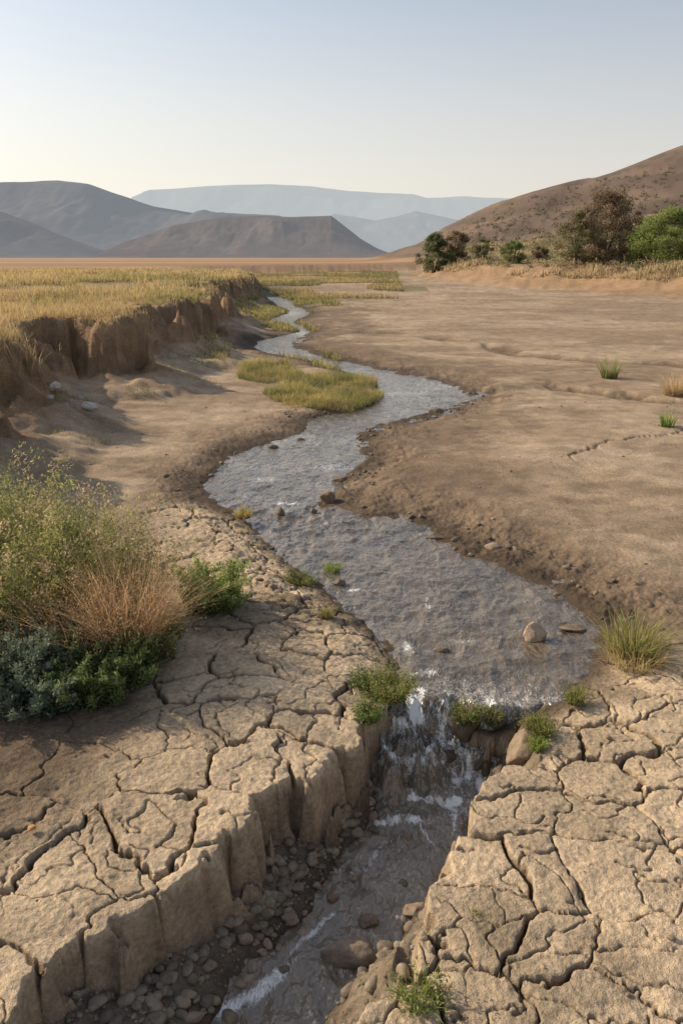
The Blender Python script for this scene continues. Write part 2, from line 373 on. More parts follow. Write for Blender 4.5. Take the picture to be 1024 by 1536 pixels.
def water_mat():
    m,nt,n,l=newmat("stream_water")
    out=n.new('ShaderNodeOutputMaterial'); b=n.new('ShaderNodeBsdfPrincipled')
    b.inputs['IOR'].default_value=1.75; b.inputs['Specular IOR Level'].default_value=.5; b.inputs['Specular Tint'].default_value=(1,.95,.88,1)
    tc=n.new('ShaderNodeTexCoord')
    mp=n.new('ShaderNodeMapping'); mp.inputs['Scale'].default_value=(1.5,.8,1); mp.inputs['Rotation'].default_value=(0,0,.35); l.new(tc.outputs['Object'],mp.inputs[0])
    def noise(sc,det,ro=.5,dis=0):
        k=n.new('ShaderNodeTexNoise'); k.inputs['Scale'].default_value=sc; k.inputs['Detail'].default_value=det; k.inputs['Roughness'].default_value=ro; k.inputs['Distortion'].default_value=dis
        l.new(mp.outputs[0],k.inputs['Vector']); return k
    a=noise(5,3,.5,1.2); c=noise(19,3,.5,.9)
    ad=n.new('ShaderNodeMath'); ad.operation='MULTIPLY_ADD'; l.new(c.outputs['Fac'],ad.inputs[0]); ad.inputs[1].default_value=.35; l.new(a.outputs['Fac'],ad.inputs[2])
    bp=n.new('ShaderNodeBump'); bp.inputs['Strength'].default_value=.5; bp.inputs['Distance'].default_value=.06
    l.new(ad.outputs[0],bp.inputs['Height']); l.new(bp.outputs[0],b.inputs['Normal'])
    # patches where the pale mud / darker bed of the shallow water shows
    d=noise(2.2,6,.65,.6); cr=n.new('ShaderNodeValToRGB')
    cr.color_ramp.elements[0].position=.35; cr.color_ramp.elements[0].color=(.060,.045,.028,1)
    cr.color_ramp.elements[1].position=.66; cr.color_ramp.elements[1].color=(.19,.15,.105,1)
    l.new(d.outputs['Fac'],cr.inputs[0])
    si=n.new('ShaderNodeAttribute'); si.attribute_name='shade_lift'
    sm=n.new('ShaderNodeMix'); sm.data_type='RGBA'; l.new(si.outputs['Fac'],sm.inputs[0]); l.new(cr.outputs[0],sm.inputs[6]); sm.inputs[7].default_value=(.23,.195,.15,1)
    fo=n.new('ShaderNodeAttribute'); fo.attribute_name='foam_glint'
    fn=noise(26,8,.8,1.6)
    s=n.new('ShaderNodeMath'); s.operation='ADD'; l.new(fo.outputs['Fac'],s.inputs[0]); l.new(fn.outputs['Fac'],s.inputs[1])
    fr=n.new('ShaderNodeMapRange'); fr.inputs[1].default_value=.92; fr.inputs[2].default_value=1.14; l.new(s.outputs[0],fr.inputs[0])
    mx=n.new('ShaderNodeMix'); mx.data_type='RGBA'; l.new(fr.outputs[0],mx.inputs[0]); l.new(sm.outputs[2],mx.inputs[6]); mx.inputs[7].default_value=(.90,.90,.88,1)
    l.new(mx.outputs[2],b.inputs['Base Color'])
    rr=n.new('ShaderNodeMapRange'); rr.inputs[3].default_value=.035; rr.inputs[4].default_value=.6; l.new(fr.outputs[0],rr.inputs[0]); l.new(rr.outputs[0],b.inputs['Roughness'])
    l.new(b.outputs[0],out.inputs[0]); return m
M_ground=ground_mat(); M_water=water_mat(); M_leaf=leaf_mat("foliage"); M_dry=leaf_mat("dry_grass",.35)
M_stone=stone_mat("stone"); M_bark=stone_mat("bark")

# ------------------------------------------------------------------ terrain sheet
def growr(r0,steps):
    r=[r0]
    while r[-1]<60000: r.append(r[-1]+steps(r[-1]))
    return np.array(r)
def step(r):
    if r<1.6: return .02
    if r<5.4: return .0058
    px=(r*r+EYE*EYE)/(EYE*796)
    if r<60: return .75*px if r>8 else max(.0058,.6*px)
    return min(px*.8,r*.035)
R=growr(.5,step)
A=np.concatenate([np.radians(np.linspace(-85,-33,70,endpoint=False)),np.radians(np.linspace(-33,33,760)),np.radians(np.linspace(33,85,71)[1:])])
nr,na=len(R),len(A)
RR,AA=np.meshgrid(R,A,indexing='ij')
gxx=(RR*np.sin(AA)).ravel(); gyy=(RR*np.cos(AA)).ravel()
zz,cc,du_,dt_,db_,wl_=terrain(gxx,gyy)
idx=np.arange(nr*na).reshape(nr,na)
fc=np.stack([idx[:-1,:-1],idx[:-1,1:],idx[1:,1:],idx[1:,:-1]],-1).reshape(-1,4)[:, ::-1]
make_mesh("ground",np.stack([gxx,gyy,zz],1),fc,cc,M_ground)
print("terrain",time.time()-T0)

# ------------------------------------------------------------------ water sheet
def wz(x,y):
    yw=y+.30*(vn(x*4.5+2,y*2,76)-.5)+.10*(vn(x*13,y*6,77)-.5)
    s=.62*ss(4.10,4.36,yw)+.38*ss(3.90,4.06,yw)      # two broken ledges
    base=ZL+(ZU-ZL)*s
    tu=ss(0,.15,s)*(1-ss(.9,1,s))
    pool=np.exp(-(((x-.42)/.38)**2+((y-3.85)/.28)**2))
    low=(1-ss(3.9,4.2,y))
    rapid=np.exp(-(((x+.55)/.9)**2+((y-7.9)/.7)**2))
    rd=1-np.abs(2*fbm(x*5+.8*y,y*3.4-.8*x,3,205)-1)
    z=base+(fbm(x*11,y*9,4,200)-.5)*(.16*tu+.15*pool)+(fbm(x*16,y*12,3,201)-.5)*(.012+.022*low+.03*rapid)*(1-ss(8,16,y))+(rd-.7)*(.024+.02*rapid)*(1-ss(14,30,y))
    return z
m=(gyy<95)&(gyy>.3)&(np.abs(gxx)<14)
zw=np.full(gxx.shape,-9.0); zw[m]=wz(gxx[m],gyy[m])
wok=np.zeros(gxx.shape,bool)
wok[m]=(zw[m]>zz[m]-.03)&((du_[m]<.35)|(gyy[m]<5.0))
lowm=(gyy<4.6)&(wl_>.9)&(du_>.1); wok&=~lowm
fw=fc[wok[fc].any(1)&(zw[fc]>-5).all(1)]
used=np.unique(fw); remap=np.full(gxx.shape,-1); remap[used]=np.arange(len(used))
ux,uy=gxx[used],gyy[used]
foam_glint=np.zeros(len(ux))
def blob(u,v,z,rx,ry,a,rot=0):
    global foam_glint
    cx,cy=gp(u,v,z); X=ux-cx; Y=uy-cy
    c,s_=math.cos(rot),math.sin(rot); x2=X*c+Y*s_; y2=-X*s_+Y*c
    foam_glint=np.maximum(foam_glint,a*np.exp(-((x2/rx)**2+(y2/ry)**2)))
blob(618,1085,-.25,.11,.20,.74); blob(605,1135,-.43,.15,.10,.70); blob(628,1040,-.12,.08,.12,.58)
blob(690,1155,-.42,.20,.10,.66); blob(650,1198,-.45,.30,.045,.74); blob(722,1175,-.45,.06,.14,.74); blob(735,1100,-.3,.07,.16,.60); blob(585,1165,-.45,.04,.12,.66)
blob(660,1150,-.44,.34,.24,.52); blob(690,1075,-.2,.26,.16,.50)
blob(400,1480,-.46,.28,.07,.60,.8); blob(350,1510,-.46,.24,.06,.60,.6); blob(470,1400,-.46,.3,.03,.56,.9); blob(560,1290,-.46,.3,.03,.53,1.1); blob(600,1235,-.46,.25,.05,.58); blob(640,1260,-.46,.03,.25,.54,.4); blob(680,1240,-.46,.03,.2,.52,-.2)
blob(430,755,-.1,.45,.10,.54); blob(400,720,-.1,.6,.3,.47); blob(530,885,-.1,.14,.06,.57); blob(640,905,-.1,.06,.3,.48); blob(610,970,-.1,.10,.25,.51); blob(700,960,-.1,.4,.1,.44); blob(640,1010,-.1,.2,.12,.5)
blob(500,700,-.1,.8,.6,.46); blob(600,590,-.1,1.6,.7,.46); blob(500,560,-.1,1.0,.5,.46); blob(450,500,-.1,1,3,.48); blob(430,470,-.1,2,6,.48)  # upstream reaches: white flecks painted in as water sparkle
fallm=np.exp(-(((ux-.42)/.45)**4+((uy-4.05)/.42)**4))
fwx=ux+.05*(vn(ux*9,uy*9,215)-.5)
foam_glint=foam_glint+fallm*((fbm(fwx*15+3*uy,uy*10,5,211,.62)-.5)*1.5)
foam_glint=np.maximum(foam_glint,.24+.36*(fbm(ux*1.2,uy*1.2,3,210)-.25))  # faint base level of painted sparkle flecks over the whole stream
shade_lift=(1-ss(3.9,4.2,uy))*(.55+.45*fbm(ux*4,uy*4,3,212))  # lower water brightened in its colour to offset the wall's shade
make_mesh("stream_water",np.stack([ux,uy,zw[used]],1),remap[fw],None,M_water,extra={"foam_glint":foam_glint,"shade_lift":shade_lift})
print("water",time.time()-T0)

# ------------------------------------------------------------------ distant hills
def ridge(name,pts,Y,df,db_,alb,haze_emit,gs,seed,mesa=.7,gdep=.42):
    P=[at(u,v,Y) for u,v in pts]; X=np.array([p[0] for p in P]); Z=np.array([p[1] for p in P])
    nx,ny=420,70
    xs=np.linspace(X[0],X[-1],nx); ts=np.linspace(-1,1,ny)
    XX,TT=np.meshgrid(xs,ts,indexing='ij')
    prof=np.interp(XX,X,Z)
    prof+= (fbm(XX*gs*3,XX*0,4,seed)-.5)*Z.max()*.03
    YY=Y+np.where(TT<0,TT*df,TT*db_)+ (fbm(XX*gs,XX*0+3,3,seed+5)-.5)*df*.35*(TT<0)
    t=1-np.abs(TT)
    s=np.clip(t,0,1); s=mesa*ss(0,1,s)+(1-mesa)*s
    g=1-np.abs(fbm(XX*gs*2.2,YY*gs*.7,5,seed+9)-.5)*2.6
    gm=(1-ss(.75,.98,t))*ss(0,.15,t)
    ZZ=prof*s*(1-gdep*gm*(g-.45))
    ZZ=np.where(t<=0.001,-5,ZZ)
    c=np.array(alb)[None,:]*(.55+.9*fbm((XX*gs*5).ravel(),(YY*gs*3).ravel(),5,seed+20))[:,None]
    ii=np.arange(nx*ny).reshape(nx,ny)
    f=np.stack([ii[:-1,:-1],ii[1:,:-1],ii[1:,1:],ii[:-1,1:]],-1).reshape(-1,4)
    return make_mesh(name,np.stack([XX.ravel(),YY.ravel(),ZZ.ravel()],1),f,c,hill_mat(name+"_rock_haze_glow",haze_emit))
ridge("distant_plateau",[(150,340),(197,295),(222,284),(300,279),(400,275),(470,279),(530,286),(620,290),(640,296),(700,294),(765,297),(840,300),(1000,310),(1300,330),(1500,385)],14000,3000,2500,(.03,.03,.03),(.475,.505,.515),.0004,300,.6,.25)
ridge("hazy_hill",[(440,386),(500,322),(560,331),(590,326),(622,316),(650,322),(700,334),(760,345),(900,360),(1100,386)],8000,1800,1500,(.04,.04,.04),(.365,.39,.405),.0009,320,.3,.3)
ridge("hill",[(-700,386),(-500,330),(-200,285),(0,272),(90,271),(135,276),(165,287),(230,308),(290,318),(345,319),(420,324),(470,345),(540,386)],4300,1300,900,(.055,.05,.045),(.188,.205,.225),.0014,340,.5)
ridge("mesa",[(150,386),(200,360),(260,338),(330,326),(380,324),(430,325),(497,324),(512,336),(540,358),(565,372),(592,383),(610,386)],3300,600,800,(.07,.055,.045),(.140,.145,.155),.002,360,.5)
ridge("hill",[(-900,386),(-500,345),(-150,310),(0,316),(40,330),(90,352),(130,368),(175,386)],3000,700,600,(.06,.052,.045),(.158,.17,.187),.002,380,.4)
print("hills",time.time()-T0)

# ------------------------------------------------------------------ foliage tools
class Acc:
    def __init__(s): s.v=[];s.f=[];s.c=[];s.n=0
    def add(s,v,f,c):
        s.v.append(v); s.f.append(f+s.n); s.c.append(c); s.n+=len(v)
    def build(s,name,mat,smooth=False,parent=None):
        return make_mesh(name,np.vstack(s.v),np.vstack(s.f),np.vstack(s.c),mat,smooth,parent=parent)
def blades(acc,P,az,lean,h,w,col,seg=3,tipc=None):
    N=len(P); h=np.broadcast_to(h,(N,)); w=np.broadcast_to(w,(N,)); lean=np.broadcast_to(lean,(N,))
    dx,dy=np.cos(az),np.sin(az); fa=rng.uniform(0,6.28,N); px,py=np.cos(fa),np.sin(fa)
    V=np.zeros((N,seg+1,2,3)); C=np.zeros((N,seg+1,2,3))
    for k in range(seg+1):
        t=k/seg; q=lean*h*(.35*t+.65*t*t); zz_=h*t*(1-.35*lean*t)
        ww=w*(1-t)**.8*.5+w*.04
        for e,sg in ((0,-1),(1,1)):
            V[:,k,e,0]=P[:,0]+dx*q+px*ww*sg; V[:,k,e,1]=P[:,1]+dy*q+py*ww*sg; V[:,k,e,2]=P[:,2]+zz_
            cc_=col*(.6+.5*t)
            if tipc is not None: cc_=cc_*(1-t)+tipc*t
            C[:,k,e,:]=cc_
    base=(np.arange(N)*(seg+1)*2)[:,None]
    f=[]
    for k in range(seg): f.append(base+np.array([[2*k,2*k+1,2*k+3,2*k+2]]))
    acc.add(V.reshape(-1,3),np.vstack(f),C.reshape(-1,3))
def leaves(acc,P,L,W,col,up=0.3):
    N=len(P); a=rng.normal(size=(N,3)); a[:,2]+=up; a/=np.linalg.norm(a,axis=1)[:,None]
    b=rng.normal(size=(N,3)); b-=a*(a*b).sum(1)[:,None]; b/=np.linalg.norm(b,axis=1)[:,None]
    L=np.broadcast_to(L,(N,))[:,None]; W=np.broadcast_to(W,(N,))[:,None]
    V=np.stack([P,P+a*L*.5+b*W*.5,P+a*L,P+a*L*.5-b*W*.5],1)
    f=np.arange(N*4).reshape(N,4)
    acc.add(V.reshape(-1,3),f,np.repeat(col,4,0))
def tube(acc,pts,rad,col,ns=6):
    pts=np.array(pts); n=len(pts); V=[]
    for i in range(n):
        d=pts[min(i+1,n-1)]-pts[max(i-1,0)]; d=d/(np.linalg.norm(d)+1e-9)
        a=np.cross(d,[.3,.9,.1]); a/=np.linalg.norm(a)+1e-9; b=np.cross(d,a)
        for k in range(ns):
            th=2*math.pi*k/ns; V.append(pts[i]+(a*math.cos(th)+b*math.sin(th))*rad[i])
    f=[]
    for i in range(n-1):
        for k in range(ns): f.append([i*ns+k,i*ns+(k+1)%ns,(i+1)*ns+(k+1)%ns,(i+1)*ns+k])
    acc.add(np.array(V),np.array(f),np.tile(np.array(col),(len(V),1)))
def vary(col,N,a=.25,hue=.4):
    c=np.array(col)[None,:]*(1+rng.uniform(-a,a,(N,1)))*(1+rng.uniform(-a*hue,a*hue,(N,3))); return np.clip(c,.004,.9)
def gz(x,y): return terrain(np.atleast_1d(np.array(x,float)),np.atleast_1d(np.array(y,float)))[0]

def tuft(name,u,v,rad,h,n,col,lean=.8,w=.006,zref=0.0,mat=None,leafy=0,lcol=None,lift=0):
    cx,cy=gp(u,v,zref); a=rng.uniform(0,6.28,n); q=rad*.55*np.sqrt(rng.uniform(0,1,n))
    P=np.stack([cx+np.cos(a)*q,cy+np.sin(a)*q,np.zeros(n)],1)
    P[:,2]=np.maximum(gz(P[:,0],P[:,1]),zref-.02 if lift==0 else lift)-.01
    acc=Acc(); hh=h*rng.uniform(.35,1.1,n)*(1-.35*(q/rad))
    blades(acc,P,a+rng.normal(0,.5,n),rng.uniform(.05,lean,n),hh,w*rng.uniform(.6,1.3,n),vary(col,n,.35),3,tipc=vary(np.array(col)*1.3+np.array([.05,.03,0]),n,.2))
    if leafy:
        k=rng.integers(0,n,leafy); t=rng.uniform(.15,1.0,leafy)
        LP=P[k]+np.stack([np.cos(a[k])*h*.5*t*t,np.sin(a[k])*h*.5*t*t,hh[k]*t*.95],1)+rng.normal(0,rad*.10,(leafy,3))
        leaves(acc,LP,.018*rng.uniform(.5,1.4,leafy)*max(1,h/.35),.008*max(1,h/.35),vary(lcol or col,leafy,.45))
    return acc.build(name,mat or M_leaf)
def shrub(name,cx,cy,rad,h,stems,per,col,col2,ll=.03,lw=.010,lean=.45,stemcol=(.12,.09,.05),plume=None):
    acc=Acc(); a=rng.uniform(0,6.28,stems); q=rad*np.sqrt(rng.uniform(0,1,stems))*.75
    bx=cx+np.cos(a)*q; by=cy+np.sin(a)*q; bz=gz(bx,by)-.02
    hh=h*rng.uniform(.45,1.0,stems)*(1-.45*(q/rad)**2); le=rng.uniform(.05,lean,stems)+.25*q/rad
    az=a+rng.normal(0,.6,stems)
    P=np.stack([bx,by,bz],1)
    blades(acc,P,az,le,hh,.007,vary(stemcol,stems),4)
    k=np.repeat(np.arange(stems),per); n=len(k); t=rng.uniform(.08,1.0,n)**.8
    d=le[k]*hh[k]*(.35*t+.65*t*t); zz_=hh[k]*t*(1-.35*le[k]*t)
    spread=.024*(1.35-t)*max(1,h/.6)
    LP=np.stack([bx[k]+np.cos(az[k])*d,by[k]+np.sin(az[k])*d,bz[k]+zz_],1)+rng.normal(0,1,(n,3))*spread[:,None]
    mixv=rng.uniform(0,1,stems)[k][:,None]
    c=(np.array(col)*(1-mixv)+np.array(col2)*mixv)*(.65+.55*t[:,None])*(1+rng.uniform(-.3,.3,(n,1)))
    if plume is not None:
        pm=((t>.86)&(rng.uniform(0,1,stems)[k]<.45))[:,None]; c=np.where(pm,np.array(plume)*(1+rng.uniform(-.2,.2,(n,1))),c)
    leaves(acc,LP,ll*rng.uniform(.5,1.3,n),lw*rng.uniform(.6,1.3,n),c,up=.8)
    return acc.build(name,M_leaf)

G1=(.18,.20,.065); G2=(.28,.27,.10); PL=(.42,.32,.20)
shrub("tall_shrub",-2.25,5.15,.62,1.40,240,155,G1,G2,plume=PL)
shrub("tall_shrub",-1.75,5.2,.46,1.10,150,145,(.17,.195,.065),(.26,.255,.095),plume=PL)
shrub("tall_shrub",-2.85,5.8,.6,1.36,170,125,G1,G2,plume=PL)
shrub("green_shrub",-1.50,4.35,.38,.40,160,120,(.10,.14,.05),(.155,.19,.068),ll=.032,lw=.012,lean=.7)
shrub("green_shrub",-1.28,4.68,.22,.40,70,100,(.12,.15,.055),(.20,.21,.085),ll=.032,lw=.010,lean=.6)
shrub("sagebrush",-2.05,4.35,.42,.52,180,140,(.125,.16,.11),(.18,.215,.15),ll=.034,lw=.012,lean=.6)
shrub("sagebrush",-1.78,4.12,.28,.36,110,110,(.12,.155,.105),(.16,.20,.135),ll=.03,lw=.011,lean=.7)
shrub("green_shrub",gp(318,908)[0],gp(318,908)[1],.21,.48,120,110,(.18,.24,.07),(.27,.31,.10),ll=.032,lw=.011,lean=.55)
def drygrass(name,cx,cy,rad,h,n,col=(.55,.34,.17)):
    acc=Acc(); a=rng.uniform(0,6.28,n); q=rad*np.sqrt(rng.uniform(0,1,n))
    P=np.stack([cx+np.cos(a)*q,cy+np.sin(a)*q,np.zeros(n)],1); P[:,2]=gz(P[:,0],P[:,1])-.01
    blades(acc,P,a+rng.normal(0,.9,n),rng.uniform(.1,.9,n),h*rng.uniform(.4,1.08,n),.004,vary(col,n,.3),4,tipc=vary((.68,.48,.27),n,.2))
    k=rng.integers(0,n,n*3); LP=P[k]+np.stack([np.cos(a[k])*.1,np.sin(a[k])*.1,h*.5*np.ones(len(k))],1)+rng.normal(0,.12,(len(k),3))
    leaves(acc,LP,.02,.005,vary((.58,.38,.20),len(k),.3),up=.8)
    return acc.build(name,M_dry)
drygrass("dry_grass_clump",-1.38,4.72,.22,.84,1200)
drygrass("dry_grass_clump",-1.66,4.66,.22,.72,600,(.50,.34,.17))
drygrass("dry_grass_clump",-2.3,4.55,.35,.50,400,(.45,.34,.18))

tuft("grass_tuft",365,772,.14,.16,260,(.32,.26,.10),zref=0)
tuft("grass_tuft",450,876,.20,.10,520,(.14,.155,.055),lean=1.0,leafy=900,zref=-.08)
tuft("grass_tuft",498,855,.10,.12,240,(.18,.24,.06),leafy=300,zref=-.1)
tuft("grass_tuft",490,922,.09,.12,200,(.19,.18,.075),zref=0)
tuft("riverside_shrub",588,1040,.15,.20,300,(.18,.20,.065),leafy=2600,zref=0,lcol=(.22,.225,.075))
tuft("riverside_shrub",550,1028,.09,.17,160,(.12,.17,.05),leafy=1300,zref=0,lcol=(.13,.17,.06))
tuft("riverside_shrub",553,1072,.10,.12,160,(.14,.18,.055),leafy=1300,zref=0,lcol=(.18,.22,.07))
tuft("grass_tuft",862,1048,.08,.13,220,(.19,.20,.065),leafy=400,zref=-.02)
tuft("grass_tuft",808,1092,.13,.11,380,(.18,.185,.06),leafy=700,zref=-.05)
tuft("grass_tuft",806,1118,.06,.09,140,(.20,.25,.06),leafy=250,zref=-.05)
tuft("grass_tuft",948,975,.28,.36,380,(.22,.22,.08),lean=1.1,w=.009,zref=0)
tuft("dry_grass_clump",950,985,.34,.2,500,(.44,.35,.18),lean=1.4,zref=0,mat=M_dry)
tuft("grass_tuft",912,568,.30,.66,230,(.20,.21,.09),lean=.75,w=.012)
tuft("dry_grass_clump",1012,594,.36,.58,420,(.44,.33,.19),lean=1.0,w=.010,mat=M_dry)
tuft("grass_tuft",1000,640,.16,.36,70,(.17,.25,.07),lean=.6,w=.018)
tuft("grass_tuft",628,1495,.11,.13,90,(.18,.22,.06),lean=1.1,leafy=420,zref=0,lcol=(.18,.21,.065))
tuft("grass_tuft",712,1368,.04,.04,40,(.18,.21,.06),zref=0)
tuft("grass_tuft",665,1478,.04,.04,40,(.20,.19,.08),zref=0)
print("tufts",time.time()-T0)

def meadow(name,x0,x1,y0,y1,n,test,h,wfun,colf,mat=M_leaf,seg=2,lean=.5):
    y=y0*(y1/y0)**(rng.uniform(0,1,n)); x=rng.uniform(x0,x1,n)
    z,_,du,dt,db,_w=terrain(x,y); k=test(x,y,du,dt,db)
    x,y,z=x[k],y[k],z[k]; n=len(x)
    if n==0: return
    P=np.stack([x,y,z-.02],1); acc=Acc()
    hh=h(x,y)*rng.uniform(.4,1.1,n)
    c=colf(x,y,n)
    blades(acc,P,rng.uniform(0,6.28,n),rng.uniform(.05,lean,n),hh,wfun(y),c,seg,tipc=c*1.25+np.array([.05,.035,.01]))
    acc.build(name,mat); print(name,n)
def tcol(x,y,n):
    g=(ss(.50,.68,fbm(x*.25,y*.12,3,400)+rng.normal(0,.06,n))*.8)[:,None]
    return (np.array([.38,.28,.14])*(1-g)+np.array([.22,.205,.085])*g)*(1+rng.uniform(-.3,.3,(n,1)))
meadow("meadow_grass",-14,-2,8.5,26,100000,lambda x,y,du,dt,db:(dt>.32)&(fbm(x*1.2,y*1.2,3,401)>.40),lambda x,y:.32*(.4+1.2*fbm(x*.9,y*.9,2,402)-.1),lambda y:.007+y*.0003,tcol,lean=.8)
meadow("meadow_grass",-45,0,24,95,110000,lambda x,y,du,dt,db:(dt>.3)&(x>-.6*y)&(fbm(x*.5,y*.3,3,403)>.40),lambda x,y:.40*(.2+1.3*fbm(x*.4,y*.3,2,402))*(1-.6*ss(50,95,y)),lambda y:.006+y*.0008,tcol,lean=.7)
gcol=lambda x,y,n:(np.array([.22,.215,.082])+np.array([.12,.07,.03])*ss(.4,.65,fbm(x*2,y*2,2,410))[:,None]-np.array([.09,.075,.02])*ss(.5,.7,fbm(x*1.3,y*1.3,2,415))[:,None])*(1+rng.uniform(-.35,.3,(n,1)))
rcol=lambda x,y,n:(np.array([.18,.165,.08])+np.array([.14,.08,.04])*ss(.45,.6,fbm(x*.2,y*.1,2,410))[:,None])*(1+rng.uniform(-.35,.3,(n,1)))
def isl_test(x,y,du,dt,db): return (sdf(x,y,ISL)+.6*(fbm(x*1.2,y*1.2,3,405)-.5)<.05)&(du>-.12)
meadow("islet_grass",-1.8,1.0,10.5,18,60000,isl_test,lambda x,y:.34*(-.05+1.25*fbm(x*2.6,y*2.6,3,406)),lambda y:.008+0*y,gcol,lean=1.0,seg=3)
ISL2=gpl([(362,565),(372,540),(420,540),(450,560),(405,572)],0)
meadow("islet_grass",-2.8,-.5,13,20,24000,lambda x,y,du,dt,db:(sdf(x,y,ISL2)<.1)&(du>-.05),lambda x,y:.42*(.0+1.1*fbm(x*2,y*2,3,407)),lambda y:.009+0*y,gcol,lean=1.0,seg=3)
meadow("shore_grass",-7,3,18,62,60000,lambda x,y,du,dt,db:(du>0.02)&(du<2.6)&(dt<.1)&(fbm(x*.5,y*.22,3,408)>.52)&((x<-.065*y)|(y>45)|((du<.4)&(x<0))),lambda x,y:.24+.0*x,lambda y:.010+y*.0005,gcol,lean=.8)
meadow("reed_bed",-14,14,52,150,60000,lambda x,y,du,dt,db:(du>.1)&(x>-.13*y)&(x<.06*y+1)&(vn(x*.2,y*.1,91)>.36)&(db<0)&(dt<.3),lambda x,y:.38+.0*x,lambda y:.02+y*.0008,rcol,lean=.6)
meadow("bank_weeds",-5.5,-2,7,22,26000,lambda x,y,du,dt,db:(dt<.3)&(dt>-1.3)&(fbm(x*1.1,y*1.1,3,411)>.60),lambda x,y:.12+.0*x,lambda y:.008+0*y,lambda x,y,n:vary((.15,.16,.065),n,.4),lean=1.0)
bcol=lambda x,y,n:(np.array([.38,.30,.175])*(1-ss(.45,.6,fbm(x*.15,y*.1,3,412))[:,None])+np.array([.19,.18,.085])*ss(.45,.6,fbm(x*.15,y*.1,3,412))[:,None])*(1+rng.uniform(-.35,.35,(n,1)))
meadow("bank_dry_grass",2,75,55,190,140000,lambda x,y,du,dt,db:(db>3)&(x<.6*y)&(fbm(x*.2,y*.2,3,413)>.40),lambda x,y:.9*(.1+1.2*fbm(x*.25,y*.25,2,414)),lambda y:.02+y*.0012,bcol,mat=M_dry,lean=.7)
print("meadows",time.time()-T0)

# ------------------------------------------------------------------ trees
def tree(name,u,vbase,h,w,c1,c2,Y,clumps=34,per=170,ls=.17,trunk=.12,low=.12):
    xc=(u-512)/FPX; x=xc*Y/ (cp+((768-vbase)/FPX)*sp); y=Y
    z0=float(gz(x,y)[0])-.15
    e=bpy.data.objects.new(name,None); scene.collection.objects.link(e)
    acc=Acc(); bark=(.13,.10,.07)
    P0=np.array([x,y,z0])
    cent=[]
    for i in range(clumps):
        t=rng.uniform(low,1); prof=math.sin(math.pi*min(1,.18+.78*t))**.7
        a=rng.uniform(0,6.28); rr=w*.5*prof*rng.uniform(.35,1.12)
        cent.append((P0+np.array([math.cos(a)*rr,math.sin(a)*rr,t*h*.93]),rng.uniform(.45,1.25)))
    heads=[]
    for s in range(3):
        a=rng.uniform(0,6.28); pts=[P0+np.array([math.cos(a)*.08*s,math.sin(a)*.08*s,0])]
        for k in range(1,5):
            pts.append(P0+np.array([math.cos(a)*w*.06*k+rng.normal(0,.05*w/3),math.sin(a)*w*.06*k+rng.normal(0,.05*w/3),h*.17*k]))
        tube(acc,pts,[trunk*(1-.2*k) for k in range(5)],bark); heads+=pts[1:]
    for c,sz in cent:
        q=min(heads,key=lambda p:np.linalg.norm(p-c)+ (2 if p[2]>c[2] else 0))
        mid=(q+c)/2+np.array([0,0,-.03*h]); tube(acc,[q,mid,c],[trunk*.3,trunk*.2,trunk*.06],bark,4)
    acc.build("trunk_and_limbs",M_bark,True,e)
    la=Acc()
    for c,sz in cent:
        n=int(per*sz); R_=w*.13*sz
        d=rng.normal(size=(n,3)); d/=np.linalg.norm(d,axis=1)[:,None]; d*=(rng.uniform(0,1,(n,1))**.45)*R_*np.array([1.15,1.15,.8])
        mixv=rng.uniform(0,1); cl=(np.array(c1)*(1-mixv)+np.array(c2)*mixv)
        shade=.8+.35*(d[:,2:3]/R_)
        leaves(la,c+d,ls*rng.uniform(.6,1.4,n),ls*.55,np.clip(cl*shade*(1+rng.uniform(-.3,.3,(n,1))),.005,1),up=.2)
    la.build("crown",M_leaf,False,e)
D1=(.10,.125,.06); D2=(.17,.19,.08); BR=(.28,.19,.12); BR2=(.19,.16,.09); LG=(.19,.24,.07); LG2=(.29,.33,.10)
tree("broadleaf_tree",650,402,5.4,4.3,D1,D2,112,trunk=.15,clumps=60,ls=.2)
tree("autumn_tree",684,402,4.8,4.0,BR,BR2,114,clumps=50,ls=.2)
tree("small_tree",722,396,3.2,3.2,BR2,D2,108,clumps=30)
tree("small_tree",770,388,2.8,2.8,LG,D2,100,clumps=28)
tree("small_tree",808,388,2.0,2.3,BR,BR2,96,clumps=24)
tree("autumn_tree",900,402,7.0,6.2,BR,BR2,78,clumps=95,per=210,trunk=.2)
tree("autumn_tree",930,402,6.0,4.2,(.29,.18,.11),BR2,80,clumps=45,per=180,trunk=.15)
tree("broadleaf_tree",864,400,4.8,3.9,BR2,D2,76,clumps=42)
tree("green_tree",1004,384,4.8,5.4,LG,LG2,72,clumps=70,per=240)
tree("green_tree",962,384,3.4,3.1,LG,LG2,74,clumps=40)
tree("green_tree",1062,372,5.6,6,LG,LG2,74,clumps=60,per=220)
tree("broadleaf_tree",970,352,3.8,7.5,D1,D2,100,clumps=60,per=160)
acc=Acc(); N_=620
y=rng.uniform(64,170,N_); x=y*rng.uniform(.09,.50,N_)
zc,_,_,_,dbx,_=terrain(x,y)
for i in range(N_):
    if dbx[i]<5.5: continue
    w=rng.uniform(.25,1.0)*(1.3 if rng.uniform()<.2 else 1)*(1+.004*(y[i]-64)); n=130
    d=rng.normal(size=(n,3)); d/=np.linalg.norm(d,axis=1)[:,None]; d*=(rng.uniform(0,1,(n,1))**.5)*w*np.array([1,1,.7])
    c=[D1,D2,BR2,(.30,.23,.13),(.22,.19,.10),(.34,.27,.16),(.26,.2,.12)][rng.integers(0,7)]
    leaves(acc,np.array([x[i],y[i],zc[i]+w*.35])+d,.18,.09,vary(c,n,.4))
acc.build("scrub_belt",M_leaf)
acc=Acc()
